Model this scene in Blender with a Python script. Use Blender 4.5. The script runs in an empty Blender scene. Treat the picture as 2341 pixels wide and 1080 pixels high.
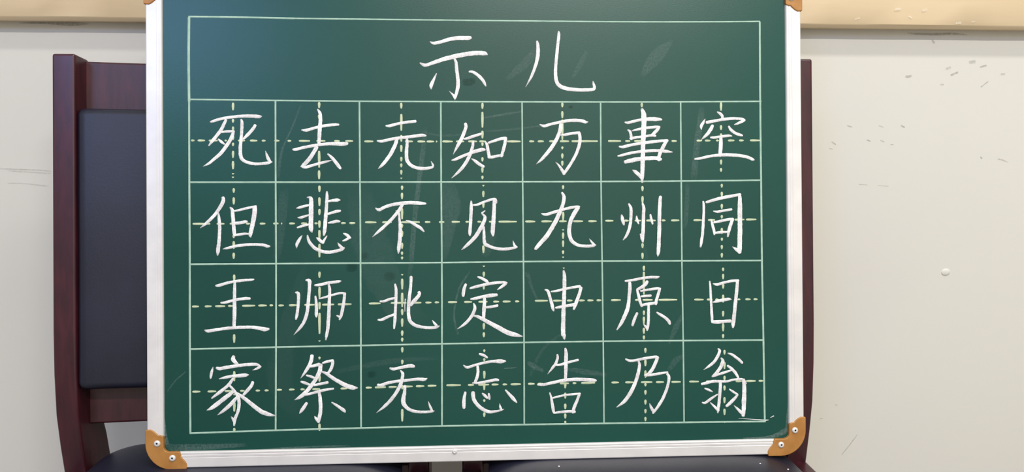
import bpy, bmesh, math, random
from mathutils import Matrix, Vector

# ------------------------------------------------------------------ camera, world, lights, exposure
SC = bpy.context.scene
COL = SC.collection
LEAN = math.radians(10)                 # how far the board leans back on the chairs
SN, CS = math.sin(LEAN), math.cos(LEAN)
Z0 = 0.470                              # height of the chair seats, where the board stands

def lean(x, y, z):
    """Point of the leaning board frame (x right, y up the board, z out of it) in the room, metres."""
    return Vector((x, y * SN - z * CS, Z0 + y * CS + z * SN))

def lean_dir(x, y, z):
    return Vector((x, y * SN - z * CS, y * CS + z * SN))

cam_data = bpy.data.cameras.new('camera')
cam = bpy.data.objects.new('camera', cam_data)
COL.objects.link(cam)
cam_data.sensor_width = 36.0
cam_data.lens = 27.03
cam_data.clip_start = 0.02
fwd = lean_dir(0.05663177, 0.00485873, -0.99838331).normalized()
up = lean_dir(0.00612293, 0.99996766, 0.00521375).normalized()
right = fwd.cross(up).normalized()
up = right.cross(fwd)
cam.matrix_world = Matrix.Translation(lean(-0.01689, 0.26978, 0.94204)) @ Matrix((right, up, -fwd)).transposed().to_4x4()
SC.camera = cam

world = bpy.data.worlds.new('room_light')
SC.world = world
world.use_nodes = True
world.node_tree.nodes['Background'].inputs[0].default_value = (1.0, 0.97, 0.93, 1)
world.node_tree.nodes['Background'].inputs[1].default_value = 0.45

def area(name, loc, target, sx, sy, power, col):
    d = bpy.data.lights.new(name, 'AREA')
    d.shape = 'RECTANGLE'; d.size = sx; d.size_y = sy
    d.energy = power; d.color = col
    o = bpy.data.objects.new(name, d)
    COL.objects.link(o)
    o.location = loc
    o.rotation_euler = (Vector(target) - Vector(loc)).to_track_quat('-Z', 'Y').to_euler()
    return o

area('ceiling_tube_light', (0.55, -0.75, 2.75), (0.55, -0.75, 0), 1.5, 0.14, 26, (1, 0.965, 0.91))
area('ceiling_tube_light', (0.55, -2.2, 2.75), (0.55, -2.2, 0), 1.5, 0.14, 76, (1, 0.965, 0.91))
area('added_blue_sheen_light', (-1.72, -3.02, 2.52), (-1.72, 0, 2.52), 1.0, 0.7, 32, (0.33, 0.48, 1.0))  # added cool lamp, no window known; its blue sheen stands in for lens haze

SC.view_settings.view_transform = 'Standard'
SC.view_settings.look = 'None'
SC.view_settings.gamma = 1.0
SC.view_settings.use_curve_mapping = False
SC.view_settings.exposure = 0.07

# ------------------------------------------------------------------ writing, mm on the board (x from its middle, y from its foot)
CHARACTERS = [
('示', '''-61.9,512.2,1.6 -57.6,510.7,3.9 -49.6,512.3,4.3 -38.2,515.7,4.8 -26.8,517.3,5.3 -15.4,517.4,5.3 -13.3,517.9,4.3
-74.2,486.1,2.1 -70.2,484.0,4.1 -66.8,483.8,4.1 -55.4,487.9,4.8 -42.9,492.0,5.5 -29.2,495.3,5.9 -15.5,497.9,5.9 -4.0,498.9,5.7 4.5,498.6,5.3 7.4,497.2,2.1
-32.1,490.7,3.0 -30.6,486.9,4.1 -29.9,478.3,4.3 -28.7,468.1,4.6 -28.5,458.9,4.6 -30.0,450.9,4.1 -31.8,445.2,3.7 -32.4,441.5,1.1
-32.3,444.0,3.4 -34.6,447.4,2.7 -39.1,452.0,0.7
-54.6,473.4,1.4 -57.2,467.9,3.0 -59.9,462.2,4.3 -61.3,458.2,4.3 -61.1,454.7,1.6
-14.5,475.9,2.3 -11.0,475.9,3.4 -5.3,472.8,3.9 0.3,467.6,4.1 3.7,462.5,3.7 5.5,458.5,1.6'''),
('儿', '''69.0,513.7,2.7 69.8,508.9,4.3 70.1,500.8,4.6 68.9,491.6,4.6 65.9,481.2,4.1 61.2,469.7,3.2 54.5,457.6,0.6
95.8,525.8,2.5 96.0,521.8,3.9 94.8,511.4,3.9 93.2,497.5,4.1 91.9,483.7,4.1 91.5,474.5,4.3 92.9,464.1,4.8 98.1,458.4,5.0 107.4,455.5,4.8 120.1,454.3,4.6 131.7,454.5,4.3 138.7,455.3,4.1 139.7,458.0,3.9 138.8,461.5,3.2 138.0,464.9,1.4'''),
('死', '''-325.0,413.8,2.3 -321.8,414.7,3.4 -313.6,417.3,3.6 -304.6,419.0,3.6 -293.7,420.3,3.9 -282.7,420.9,4.1 -272.7,420.6,4.5 -267.2,420.2,3.9 -265.0,420.6,1.5
-307.3,415.7,3.4 -309.1,411.8,4.1 -312.8,404.4,4.3 -318.3,397.0,4.3 -322.8,391.4,4.1 -327.2,385.4,1.9
-313.3,401.1,1.9 -308.3,402.1,3.0 -301.0,402.5,3.2 -297.6,402.4,2.4
-298.3,402.1,3.2 -299.2,398.8,4.1 -302.0,392.3,4.5 -307.4,384.0,4.7 -313.8,375.7,4.5 -322.0,368.3,3.8 -328.4,363.2,3.0 -334.3,360.2,0.6
-316.0,392.8,1.9 -312.9,390.0,3.4 -309.4,387.2,2.3
-272.8,409.5,3.8 -274.6,406.3,4.1 -279.2,400.7,4.1 -282.8,397.0,3.9 -286.5,393.3,2.6
-289.1,416.5,2.4 -288.2,412.8,3.8 -288.6,402.6,3.9 -289.4,393.3,4.1 -290.2,384.0,4.3 -290.2,374.8,4.5 -288.4,369.2,4.5 -283.0,365.5,4.1 -274.8,363.4,3.9 -265.7,363.4,3.8 -257.5,364.3,3.6 -252.9,365.5,1.5
-254.7,365.5,2.8 -257.0,368.7,4.1 -258.8,373.4,3.2 -260.6,378.9,0.8'''),
('去', '''-217.2,404.1,1.7 -212.4,403.8,3.8 -206.0,405.5,3.6 -196.8,408.1,3.8 -187.6,409.7,3.6 -178.3,410.7,3.6 -173.3,410.7,2.6
-198.0,429.0,2.1 -195.6,425.1,4.1 -194.7,418.6,4.5 -195.4,410.2,4.9 -196.1,400.8,4.9 -196.4,393.4,4.7 -197.1,386.9,3.8
-227.7,380.6,2.3 -224.5,380.6,3.8 -215.3,382.9,3.8 -206.1,384.8,3.9 -195.0,386.4,3.9 -183.1,387.6,4.1 -172.0,387.3,5.1 -165.5,387.6,4.7 -163.0,387.8,3.4
-199.8,383.1,4.7 -202.4,378.5,4.9 -207.1,371.0,5.1 -211.7,365.4,5.1 -216.3,360.8,4.3 -218.6,359.9,1.5
-216.3,359.7,3.4 -212.6,359.1,3.8 -204.4,361.5,3.6 -195.2,364.0,3.4 -187.8,365.9,2.8 -182.1,367.3,1.1
-186.1,374.9,2.1 -182.2,371.5,3.6 -177.6,365.9,4.3 -174.0,361.2,4.5 -171.4,357.8,3.2'''),
('元', '''-115.9,409.4,2.1 -112.0,409.4,3.9 -104.5,411.3,3.6 -97.0,413.0,3.6 -88.7,414.1,3.8 -80.7,414.9,3.6
-126.4,391.1,2.3 -121.3,390.6,3.8 -112.0,392.7,3.9 -100.9,394.6,3.9 -89.7,395.8,3.9 -78.5,397.4,4.1 -72.0,398.0,4.1 -68.2,397.5,2.4
-103.2,393.0,4.1 -104.6,387.9,4.7 -108.4,379.4,4.9 -113.1,371.5,4.7 -118.7,364.4,4.3 -122.9,359.8,3.0 -125.7,357.4,1.1
-91.1,394.4,2.8 -90.7,387.9,3.9 -91.5,379.4,4.3 -91.5,371.0,4.5 -89.9,365.4,4.5 -85.2,360.7,4.3 -78.7,358.0,4.3 -70.3,357.4,4.1 -62.8,358.3,3.6 -59.6,359.7,3.0 -60.0,362.5,2.6 -61.7,365.8,0.9'''),
('知', '''-19.6,411.9,3.8 -19.0,408.6,4.1 -21.4,401.1,4.5 -25.2,392.6,4.5 -29.9,384.1,3.8 -34.8,374.7,0.6
-21.4,393.6,2.3 -16.7,394.5,3.6 -9.2,397.2,3.8 -1.1,399.7,3.2
-36.1,367.4,2.1 -31.9,368.6,3.6 -24.3,372.1,3.8 -15.9,375.5,3.8 -7.4,378.5,4.5 0.2,380.4,4.9 3.7,380.4,2.8
-10.6,390.3,3.2 -11.1,384.1,3.9 -13.5,376.6,4.3 -17.8,367.2,4.3 -23.5,358.7,4.1 -30.1,351.7,3.2 -36.9,345.6,0.8
-12.1,369.1,1.7 -7.5,366.2,3.8 -2.8,362.5,4.1 1.9,359.6,3.6
4.9,389.3,2.4 6.8,386.0,3.9 7.7,379.4,4.3 9.1,372.8,4.1
8.7,388.9,3.0 15.3,391.2,3.4 22.9,393.6,3.9 29.0,394.4,4.1
29.5,394.6,3.8 28.5,387.9,4.1 26.6,380.4,4.1 24.2,372.4,3.6
8.6,371.4,3.8 13.3,371.4,3.9 19.0,372.6,3.9 25.1,373.6,3.8'''),
('万', '''72.1,411.2,1.9 77.3,409.6,3.8 84.0,411.5,3.6 95.5,414.1,3.9 105.0,416.0,4.1 114.6,416.7,4.5 124.1,416.0,4.3 128.4,414.4,3.8 131.3,414.8,1.3
97.8,410.8,4.7 96.3,403.2,4.9 92.5,393.7,4.9 86.7,384.2,4.9 80.0,375.7,4.5 73.3,368.1,3.4 67.0,362.6,0.6
97.3,398.4,1.7 103.0,398.9,3.4 110.6,400.5,3.6 120.2,401.3,3.8
120.6,400.4,4.3 121.3,393.7,4.3 120.1,385.2,4.3 116.2,374.7,4.1 110.4,364.3,3.9 104.6,355.7,3.8 101.2,351.0,3.4
101.2,351.0,4.3 97.9,356.7,3.8 94.1,361.9,2.4 90.8,365.2,0.6'''),
('事', '''177.8,414.3,2.1 181.2,413.8,3.6 189.4,415.9,3.6 201.0,418.1,3.8 212.6,418.6,5.3 220.3,418.2,4.1 223.2,417.9,2.6
181.1,404.7,1.9 183.5,403.3,3.4 184.9,398.5,3.8 185.4,393.8,3.6
186.4,403.8,1.5 194.1,405.7,3.2 204.8,407.6,3.6 216.4,408.6,3.6 220.7,408.6,2.8
220.2,408.1,3.2 217.3,404.3,4.3 212.4,399.5,4.1 209.5,397.6,2.8
184.4,394.2,3.4 191.2,395.7,3.4 200.8,396.7,3.2 209.5,398.1,3.2 215.3,397.6,3.0
170.4,384.2,2.3 174.7,383.8,3.9 184.3,386.1,3.8 195.0,388.1,3.9 208.5,389.8,4.1 220.1,391.1,3.8 230.3,391.7,3.8
229.3,391.4,4.5 225.9,385.2,4.7 221.9,377.6,4.7 219.0,369.0,4.3 219.9,367.2,2.8
168.7,372.6,2.3 174.6,373.9,3.4 186.2,376.6,3.6 200.7,378.5,3.8 215.2,379.3,4.1 227.7,378.5,4.1 236.3,377.4,1.7
177.5,365.2,4.3 183.2,366.6,5.6 192.9,368.5,5.3 204.5,369.7,5.1 216.1,369.9,4.9 221.9,368.5,3.8
199.1,430.3,3.8 201.0,424.3,6.6 201.2,412.9,6.6 200.6,398.6,6.4 199.9,384.2,6.0 199.5,369.9,5.6 199.0,355.6,5.5 198.5,346.1,4.7 198.3,339.9,1.9
197.5,346.1,4.7 193.7,349.9,4.9 189.9,353.2,4.1 186.5,355.2,1.1'''),
('空', '''294.0,427.3,1.9 297.4,425.6,3.6 300.3,422.2,3.9 300.1,419.3,2.8
278.4,418.8,1.1 275.9,414.0,3.4 273.4,409.7,3.9 273.4,405.4,1.1
280.8,414.5,4.1 290.5,416.4,3.8 302.3,418.4,3.8 314.0,419.4,3.8 324.8,418.9,3.4 328.2,417.5,2.8
328.2,417.2,3.2 323.7,415.1,3.6 319.3,413.1,3.0 315.4,411.7,1.1
287.6,410.2,3.9 285.6,406.4,4.7 281.6,400.6,4.3 277.7,396.7,3.4 273.6,393.1,0.9
308.5,409.3,2.8 311.0,405.4,3.9 315.8,401.6,3.8 321.7,399.2,3.8 325.1,398.2,2.8
285.3,395.6,2.3 290.4,395.6,3.6 298.2,396.8,3.4 308.0,397.9,3.4 311.9,397.4,1.7
298.0,396.3,4.1 298.1,388.1,4.9 297.6,380.4,5.1 297.0,373.2,4.3
265.3,368.8,2.4 270.7,369.4,3.2 280.4,371.6,3.6 293.1,373.5,3.9 307.8,374.1,4.3 321.5,373.0,4.3 331.2,371.3,4.1 338.1,368.4,3.8 339.8,367.8,2.3'''),
('但', '''-310.9,322.3,4.1 -310.6,319.1,4.9 -314.1,311.7,4.5 -319.6,303.4,4.3 -326.0,296.5,4.1 -331.4,291.4,3.6 -337.8,286.4,0.9
-316.4,303.4,2.1 -315.8,297.8,3.6 -315.1,288.6,4.1 -315.3,279.3,4.3 -316.1,268.3,4.5 -317.3,259.0,4.9 -317.7,253.5,1.9
-302.3,310.5,2.3 -300.1,307.9,4.1 -299.5,300.5,4.5 -298.8,290.4,4.7 -298.1,282.0,4.5 -297.5,277.4,3.8
-297.8,306.3,2.1 -290.5,307.9,3.0 -281.4,310.2,3.0 -272.3,312.0,2.8
-273.7,310.6,5.6 -274.0,303.2,5.8 -275.6,293.9,5.6 -277.5,284.7,5.5 -279.0,277.3,4.3 -278.4,275.0,1.5
-297.0,291.7,3.6 -290.6,292.2,3.9 -285.1,293.5,4.1 -282.9,293.8,2.4
-297.9,277.4,2.8 -292.5,278.1,3.2 -285.2,279.0,3.0 -281.6,278.7,2.3
-311.2,260.8,1.1 -306.2,261.9,3.0 -296.2,264.2,3.6 -284.4,265.7,3.6 -272.5,265.9,3.6 -263.4,265.3,3.8 -258.9,263.7,4.1 -256.1,263.7,2.1'''),
('悲', '''-211.0,322.5,1.5 -207.3,322.0,4.3 -206.4,316.9,5.5 -206.7,304.8,5.8 -206.8,293.6,6.0 -206.8,284.3,5.6 -205.7,280.6,1.9
-224.1,309.5,1.1 -220.2,310.4,3.2 -213.8,312.2,3.2 -209.2,313.0,2.8
-222.3,298.1,1.5 -218.5,298.3,3.2 -212.9,300.1,2.8 -209.3,301.2,1.9
-222.9,286.2,2.1 -218.5,287.6,3.2 -213.0,289.0,3.0 -208.4,289.9,2.6
-187.7,328.9,2.6 -187.5,323.3,3.8 -188.2,312.1,4.1 -189.0,301.0,4.5 -189.8,289.8,4.7 -190.8,281.4,4.5 -191.5,276.7,2.3
-186.7,317.7,2.8 -180.7,318.8,3.4 -175.1,319.2,4.1 -171.9,319.2,1.5
-187.2,302.3,2.8 -181.7,303.9,3.4 -176.1,305.6,3.9 -172.0,306.1,2.8
-186.1,291.6,1.9 -180.8,292.5,3.8 -176.2,293.6,3.9 -172.5,293.2,2.3
-217.5,276.4,1.1 -220.4,272.3,3.6 -223.7,265.8,3.9 -224.1,261.3,0.9
-211.0,276.4,1.9 -210.3,272.2,3.4 -207.6,266.6,3.9 -202.1,261.0,4.3 -194.8,257.4,4.3 -186.5,256.0,4.3 -177.3,257.3,4.1 -169.9,259.4,3.8 -167.6,261.2,2.6
-169.4,260.8,3.8 -172.7,264.1,3.2 -174.9,267.3,1.1
-200.0,273.5,1.9 -197.5,271.7,3.8 -193.8,268.4,3.8 -192.4,267.4,2.8
-192.4,268.4,3.2 -190.6,271.6,2.8 -187.8,275.8,1.3
-167.8,278.5,1.9 -164.3,277.1,3.6 -161.1,273.8,3.8 -159.7,273.3,2.3
-161.1,273.3,3.2 -165.2,271.0,3.0 -168.9,269.6,1.5'''),
('不', '''-129.0,309.1,1.9 -125.1,307.2,4.1 -117.1,310.9,4.1 -107.8,313.5,4.3 -97.6,315.1,4.5 -86.4,315.7,4.5 -75.2,315.0,4.3 -68.9,314.5,2.6
-97.2,313.2,4.1 -100.0,308.0,4.3 -104.2,302.4,4.3 -109.8,295.9,4.1 -117.3,288.5,3.9 -125.7,281.0,3.6 -133.1,274.3,0.8
-104.6,305.7,1.5 -101.4,303.4,2.8 -100.5,294.9,3.2 -99.6,285.6,4.3 -99.9,276.2,4.7 -100.7,266.8,4.9 -101.6,259.4,4.5 -102.1,253.9,1.3
-92.1,293.5,2.1 -87.5,292.2,3.4 -81.0,288.5,3.8 -75.4,285.0,4.1 -71.2,280.7,2.3'''),
('见', '''-13.2,317.1,2.1 -13.2,310.5,3.9 -13.7,299.2,4.3 -14.3,288.9,4.3 -15.0,279.4,4.1 -15.1,275.5,2.4
-11.1,312.4,2.1 -5.0,313.3,3.2 3.5,316.6,3.2 13.0,319.6,3.4 16.3,319.3,3.8 17.7,316.8,2.4 17.9,314.6,1.1
15.3,318.9,4.9 14.8,310.4,4.7 14.3,300.0,5.1 13.5,288.7,5.3 12.9,279.3,5.3 13.2,275.0,2.8
3.5,305.3,1.5 0.1,302.9,2.3
-0.3,302.0,1.9 3.4,298.2,3.8 2.4,292.5,4.7 -1.4,285.0,5.1 -7.1,275.6,5.1 -13.7,268.1,4.7 -20.3,262.1,3.6 -25.2,257.9,1.1
1.9,285.5,2.8 2.2,277.5,3.6 2.3,269.9,4.3 3.7,264.7,4.7 8.8,261.9,4.1 16.4,259.3,3.9 25.8,258.3,3.8 35.3,259.1,3.8 42.4,260.7,2.4
40.5,261.2,3.8 38.9,264.0,3.0 37.7,268.3,1.1'''),
('九', '''98.7,327.1,3.0 101.0,322.4,4.5 100.0,314.8,4.7 96.6,305.3,4.9 91.8,294.9,5.3 86.0,284.5,5.5 79.3,274.2,5.6 71.6,265.7,5.3 65.9,258.9,4.3 65.1,258.2,3.2
73.3,301.6,1.7 78.5,300.5,3.8 87.1,303.0,3.8 98.5,306.3,3.6 108.1,308.6,3.6 117.6,310.0,3.2 120.0,310.0,2.1
118.1,308.6,5.1 112.8,300.5,5.3 108.9,292.0,5.1 107.1,282.5,5.1 107.7,274.0,5.1 111.1,266.9,4.7 118.3,262.5,4.1 127.8,261.3,3.9 136.4,261.7,3.6 140.1,262.6,1.5
137.9,262.9,3.4 135.0,266.2,2.8 132.2,270.2,0.8'''),
('州', '''172.5,299.3,2.1 173.4,295.5,4.3 174.5,290.7,4.1 175.3,287.4,2.1
181.7,313.1,2.4 184.1,307.8,4.1 184.2,299.2,4.1 183.5,289.7,4.1 181.5,281.2,3.9 178.1,273.6,3.4 174.2,268.6,1.3
191.2,297.8,1.9 191.7,293.5,3.4 193.6,288.7,1.9
198.9,313.5,2.6 200.3,307.7,4.3 199.9,298.2,4.5 199.6,287.7,4.5 199.1,278.2,4.7 198.5,270.6,4.3 198.8,266.0,2.4
196.2,275.4,2.4 196.8,269.4,1.7
208.6,299.6,2.3 209.5,294.4,3.4 211.1,288.6,2.6
221.3,321.5,4.3 220.8,317.2,4.5 220.3,307.7,4.7 219.7,295.3,4.9 219.6,283.8,5.1 219.0,269.5,5.1 218.4,257.1,4.9 217.9,251.8,4.3 217.4,248.5,1.7'''),
('周', '''275.1,315.6,2.4 275.9,310.3,3.4 275.7,299.8,3.6 274.9,287.3,3.8 274.0,275.8,3.9 272.6,266.3,3.9 271.4,259.6,2.4
279.0,314.9,2.6 283.9,316.2,3.8 295.6,319.6,4.1 309.3,322.2,4.3 322.0,324.4,3.4
321.5,321.7,4.5 321.7,312.1,5.8 321.6,297.6,6.2 321.5,283.2,6.2 321.1,268.8,6.2 320.9,258.3,6.2 320.7,252.5,5.1
320.0,253.0,4.3 316.6,255.9,4.1 311.6,259.3,0.8
288.2,303.7,1.7 293.5,303.1,3.2 301.4,304.5,3.2 310.6,305.8,3.2
285.2,293.0,2.4 286.6,287.3,3.6 288.5,279.6,3.8 288.9,274.8,2.4
289.1,289.9,3.2 297.4,291.5,3.6 307.1,293.4,3.6 312.5,293.7,3.4
312.0,292.9,4.3 309.5,286.2,4.5 307.5,279.5,4.3 306.0,272.3,2.6
288.5,276.2,2.4 295.3,277.4,3.4 305.1,277.6,2.8'''),
('王', '''-319.5,216.9,2.6 -316.4,217.1,3.8 -307.3,219.8,3.6 -298.2,221.6,3.4 -287.3,223.0,3.6 -280.0,223.4,3.2 -275.3,223.9,2.1
-297.7,220.8,2.8 -297.8,212.5,4.1 -298.0,200.5,4.3 -298.0,189.4,4.7 -298.2,178.3,4.7 -298.7,168.1,4.1
-313.7,196.2,2.3 -309.2,196.4,3.4 -301.9,198.4,3.6 -292.8,200.2,3.6 -285.6,201.1,3.8 -280.1,201.0,3.0
-332.9,163.5,1.9 -329.3,162.5,4.1 -319.3,164.0,3.9 -305.7,165.6,3.9 -291.2,166.4,4.1 -278.5,166.5,4.1 -269.4,165.2,4.7 -262.1,163.8,5.3 -258.0,164.1,3.0'''),
('师', '''-225.3,207.6,2.3 -222.6,206.6,4.1 -222.2,199.7,3.8 -222.8,190.4,3.8 -224.1,181.1,3.9 -225.3,175.6,2.3
-212.9,222.3,2.3 -209.2,221.8,4.7 -209.0,214.4,4.1 -209.9,203.2,4.1 -210.9,192.1,4.3 -212.2,182.8,4.3 -215.4,172.6,4.1 -221.0,164.4,3.6 -227.9,156.6,0.6
-202.0,202.7,2.3 -201.1,195.7,3.6 -200.8,187.3,3.9 -201.1,180.8,3.9 -200.9,177.9,2.1
-202.3,216.2,2.4 -195.9,216.8,3.6 -188.5,218.7,3.6 -179.3,219.9,3.8 -174.3,220.4,3.6 -171.2,221.0,1.3
-197.4,199.9,1.7 -190.5,201.6,2.8 -181.3,204.3,2.8 -172.0,206.4,2.8 -166.5,205.8,2.8
-167.0,205.6,3.6 -167.9,197.2,3.9 -169.4,187.9,4.1 -171.3,179.5,3.9 -173.3,174.5,2.1
-172.6,177.0,3.4 -176.3,179.1,1.9
-186.0,217.0,2.4 -184.9,211.4,3.8 -185.1,202.1,3.9 -185.8,188.1,4.3 -186.5,174.1,4.5 -187.5,163.0,4.3 -188.9,155.6,3.6 -189.8,150.0,1.5'''),
('北', '''-124.1,195.8,2.4 -119.6,195.9,3.2 -113.1,198.3,3.4 -107.6,199.5,2.8
-106.3,216.2,2.6 -105.1,210.6,3.6 -105.2,201.2,3.8 -105.7,190.9,3.8 -106.3,179.7,3.9 -107.0,170.4,3.8 -107.8,162.7,2.1
-126.7,173.4,2.4 -122.6,173.5,3.6 -115.1,177.0,3.4 -108.1,179.5,3.2
-77.3,206.1,4.1 -76.8,204.2,4.1 -79.6,200.0,4.7 -84.3,194.9,4.7 -87.6,190.7,3.4
-86.9,224.9,3.8 -87.0,219.7,3.8 -87.8,210.4,4.1 -89.1,201.0,4.3 -90.1,190.7,4.3 -90.2,181.4,4.3 -88.6,172.0,4.5 -83.6,167.1,4.3 -76.1,164.4,3.9 -66.8,163.1,3.8 -57.4,163.4,3.6 -53.2,165.0,1.7
-56.5,165.5,3.6 -58.8,168.4,3.0 -61.6,172.1,0.9
-94.0,198.3,1.3 -94.6,190.8,1.1 -94.6,183.3,0.8'''),
('定', '''-5.5,224.4,2.1 -0.8,222.7,3.6 4.8,219.3,3.8 6.7,217.2,2.8
-20.6,215.2,3.4 -22.3,210.7,4.1 -23.5,205.0,4.5 -23.7,201.5,3.2
-15.0,210.6,2.3 -8.4,212.4,3.8 3.8,215.1,3.8 16.1,217.1,3.6 25.5,217.5,3.4 29.5,216.8,2.6
27.9,215.4,3.8 23.6,212.3,3.6 18.4,208.6,1.3
-14.0,197.4,2.6 -8.5,198.3,3.9 0.9,200.3,4.1 10.3,201.7,4.9 17.0,202.3,3.8
2.1,200.1,3.4 2.3,193.5,4.3 1.6,184.1,4.7 1.0,174.7,4.1
3.7,186.9,2.6 9.3,187.6,3.6 17.8,189.1,3.4
-10.9,191.7,2.1 -9.5,187.0,4.1 -11.4,180.5,4.3 -16.2,173.0,4.1 -22.8,166.5,3.6 -30.8,161.1,0.8
-12.4,177.2,2.3 -5.8,175.7,3.9 2.6,171.4,4.9 12.0,166.2,5.5 22.3,160.3,6.0 31.8,155.4,6.2 40.2,153.0,5.3 48.3,151.0,1.5'''),
('中', '''76.9,207.8,1.9 80.3,206.3,3.8 82.6,199.2,3.8 84.9,190.7,4.1 86.3,185.0,4.1 87.2,181.9,1.9
84.5,205.6,1.9 91.2,206.5,3.0 100.7,208.5,3.2 111.2,210.5,3.4 119.8,211.6,3.4
121.2,209.7,4.1 119.3,202.6,4.3 116.4,195.1,4.5 113.5,187.5,4.3 112.2,183.7,2.6
90.1,185.7,2.6 95.8,186.6,3.8 103.4,187.8,3.8 113.0,189.4,4.1
99.9,230.8,2.8 100.8,224.6,4.7 100.8,213.2,4.9 100.3,199.0,5.1 99.6,184.8,5.3 99.1,170.6,5.5 98.8,159.3,5.8 98.9,152.2,5.5
100.3,151.7,3.8 100.5,147.0,1.9'''),
('原', '''176.7,217.7,2.6 184.4,218.6,3.4 196.0,220.7,3.4 207.6,222.1,3.4 216.3,222.1,3.4 218.7,222.6,1.9
182.0,215.3,3.9 182.2,209.6,4.7 181.6,202.9,4.5 181.2,200.1,4.3 180.6,191.5,4.7 178.9,183.0,5.1 175.4,174.5,5.1 171.1,165.9,4.3 165.7,157.5,1.7
203.7,216.5,4.1 201.7,213.2,4.3 196.9,209.9,4.1 191.6,207.1,3.4
191.1,206.6,2.8 192.9,199.9,3.8 194.8,192.3,3.9 196.7,186.6,3.2
195.9,205.2,2.3 205.5,206.7,3.2 215.2,208.1,3.4 220.0,207.8,3.0
219.5,207.3,3.6 217.5,200.6,3.8 215.1,193.0,3.9 214.6,188.8,3.2
196.3,198.5,2.3 201.6,198.9,3.2 207.9,199.3,3.4
196.7,187.5,3.4 203.5,188.9,3.8 215.1,190.2,3.8
205.4,187.9,3.2 205.3,178.9,3.8 205.1,169.3,3.8 204.2,160.8,3.6 203.4,156.5,2.3
203.2,158.9,3.2 200.9,161.8,2.8 198.7,164.2,0.8
191.0,177.6,3.2 188.9,173.3,3.8 186.5,167.7,3.9 185.2,162.9,3.0
215.9,178.3,2.3 220.7,175.3,3.6 226.5,171.5,3.9 230.8,167.1,4.3 231.8,164.2,3.2'''),
('日', '''282.6,216.2,2.1 283.4,209.5,3.0 283.8,199.0,3.2 284.4,186.5,3.4 284.9,175.0,3.6 285.5,165.5,3.2
287.0,213.3,1.5 291.9,212.3,3.8 300.7,214.6,3.4 310.4,216.5,3.4 318.7,216.9,3.4
317.8,215.4,4.1 317.0,206.3,4.5 315.6,194.8,4.7 314.3,182.4,4.9 312.8,169.9,5.1 312.0,163.2,4.9 311.7,158.9,2.8
287.0,190.3,2.1 292.7,191.7,3.8 300.5,193.1,4.1 306.3,194.0,3.9 309.5,193.5,1.5
285.7,165.9,3.8 293.4,165.8,4.9 302.2,166.4,4.1 308.1,166.6,4.1'''),
('家', '''-299.5,131.6,3.4 -300.0,128.4,5.6 -297.7,125.1,4.7 -295.0,122.8,3.2
-323.6,119.1,1.1 -325.1,114.0,3.4 -326.3,108.5,3.4 -326.5,105.9,2.1
-319.1,118.1,3.2 -315.9,117.1,4.3 -305.9,118.8,4.3 -294.1,120.5,4.3 -282.3,121.5,4.3 -272.3,121.5,3.8 -267.3,118.7,1.9
-268.7,118.5,3.4 -272.3,116.4,3.0 -276.9,114.7,0.8
-316.4,104.9,1.3 -309.6,106.4,3.4 -300.5,107.9,3.8 -291.5,108.4,4.7 -285.1,109.0,4.1 -281.9,109.2,1.5
-300.5,104.4,3.4 -305.1,98.0,4.1 -310.6,93.0,4.1 -316.9,88.1,4.1 -325.1,82.0,2.1
-305.6,97.6,2.3 -301.5,93.8,3.2 -297.0,87.7,3.6 -293.8,81.2,4.1 -293.3,72.9,4.1 -294.8,64.6,3.8 -298.0,56.4,3.8 -299.2,49.0,2.4
-299.0,54.1,3.8 -300.8,56.9,3.2 -302.6,59.2,0.9
-299.2,90.5,3.2 -304.3,86.0,4.9 -311.5,80.6,5.3 -319.7,74.3,5.3 -326.1,69.8,4.1 -331.0,67.6,0.9
-295.2,83.1,3.2 -299.8,77.6,4.7 -306.1,71.3,4.7 -312.5,65.9,3.8 -318.4,61.6,0.8
-277.0,99.9,3.8 -278.8,95.7,4.3 -283.4,90.3,4.3 -287.5,85.7,3.4
-295.2,87.2,2.8 -288.8,82.5,4.3 -280.7,75.9,4.9 -273.5,69.7,5.5 -267.1,65.0,5.6 -260.7,62.1,5.3 -254.8,60.3,3.4 -250.7,59.6,1.3'''),
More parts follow.
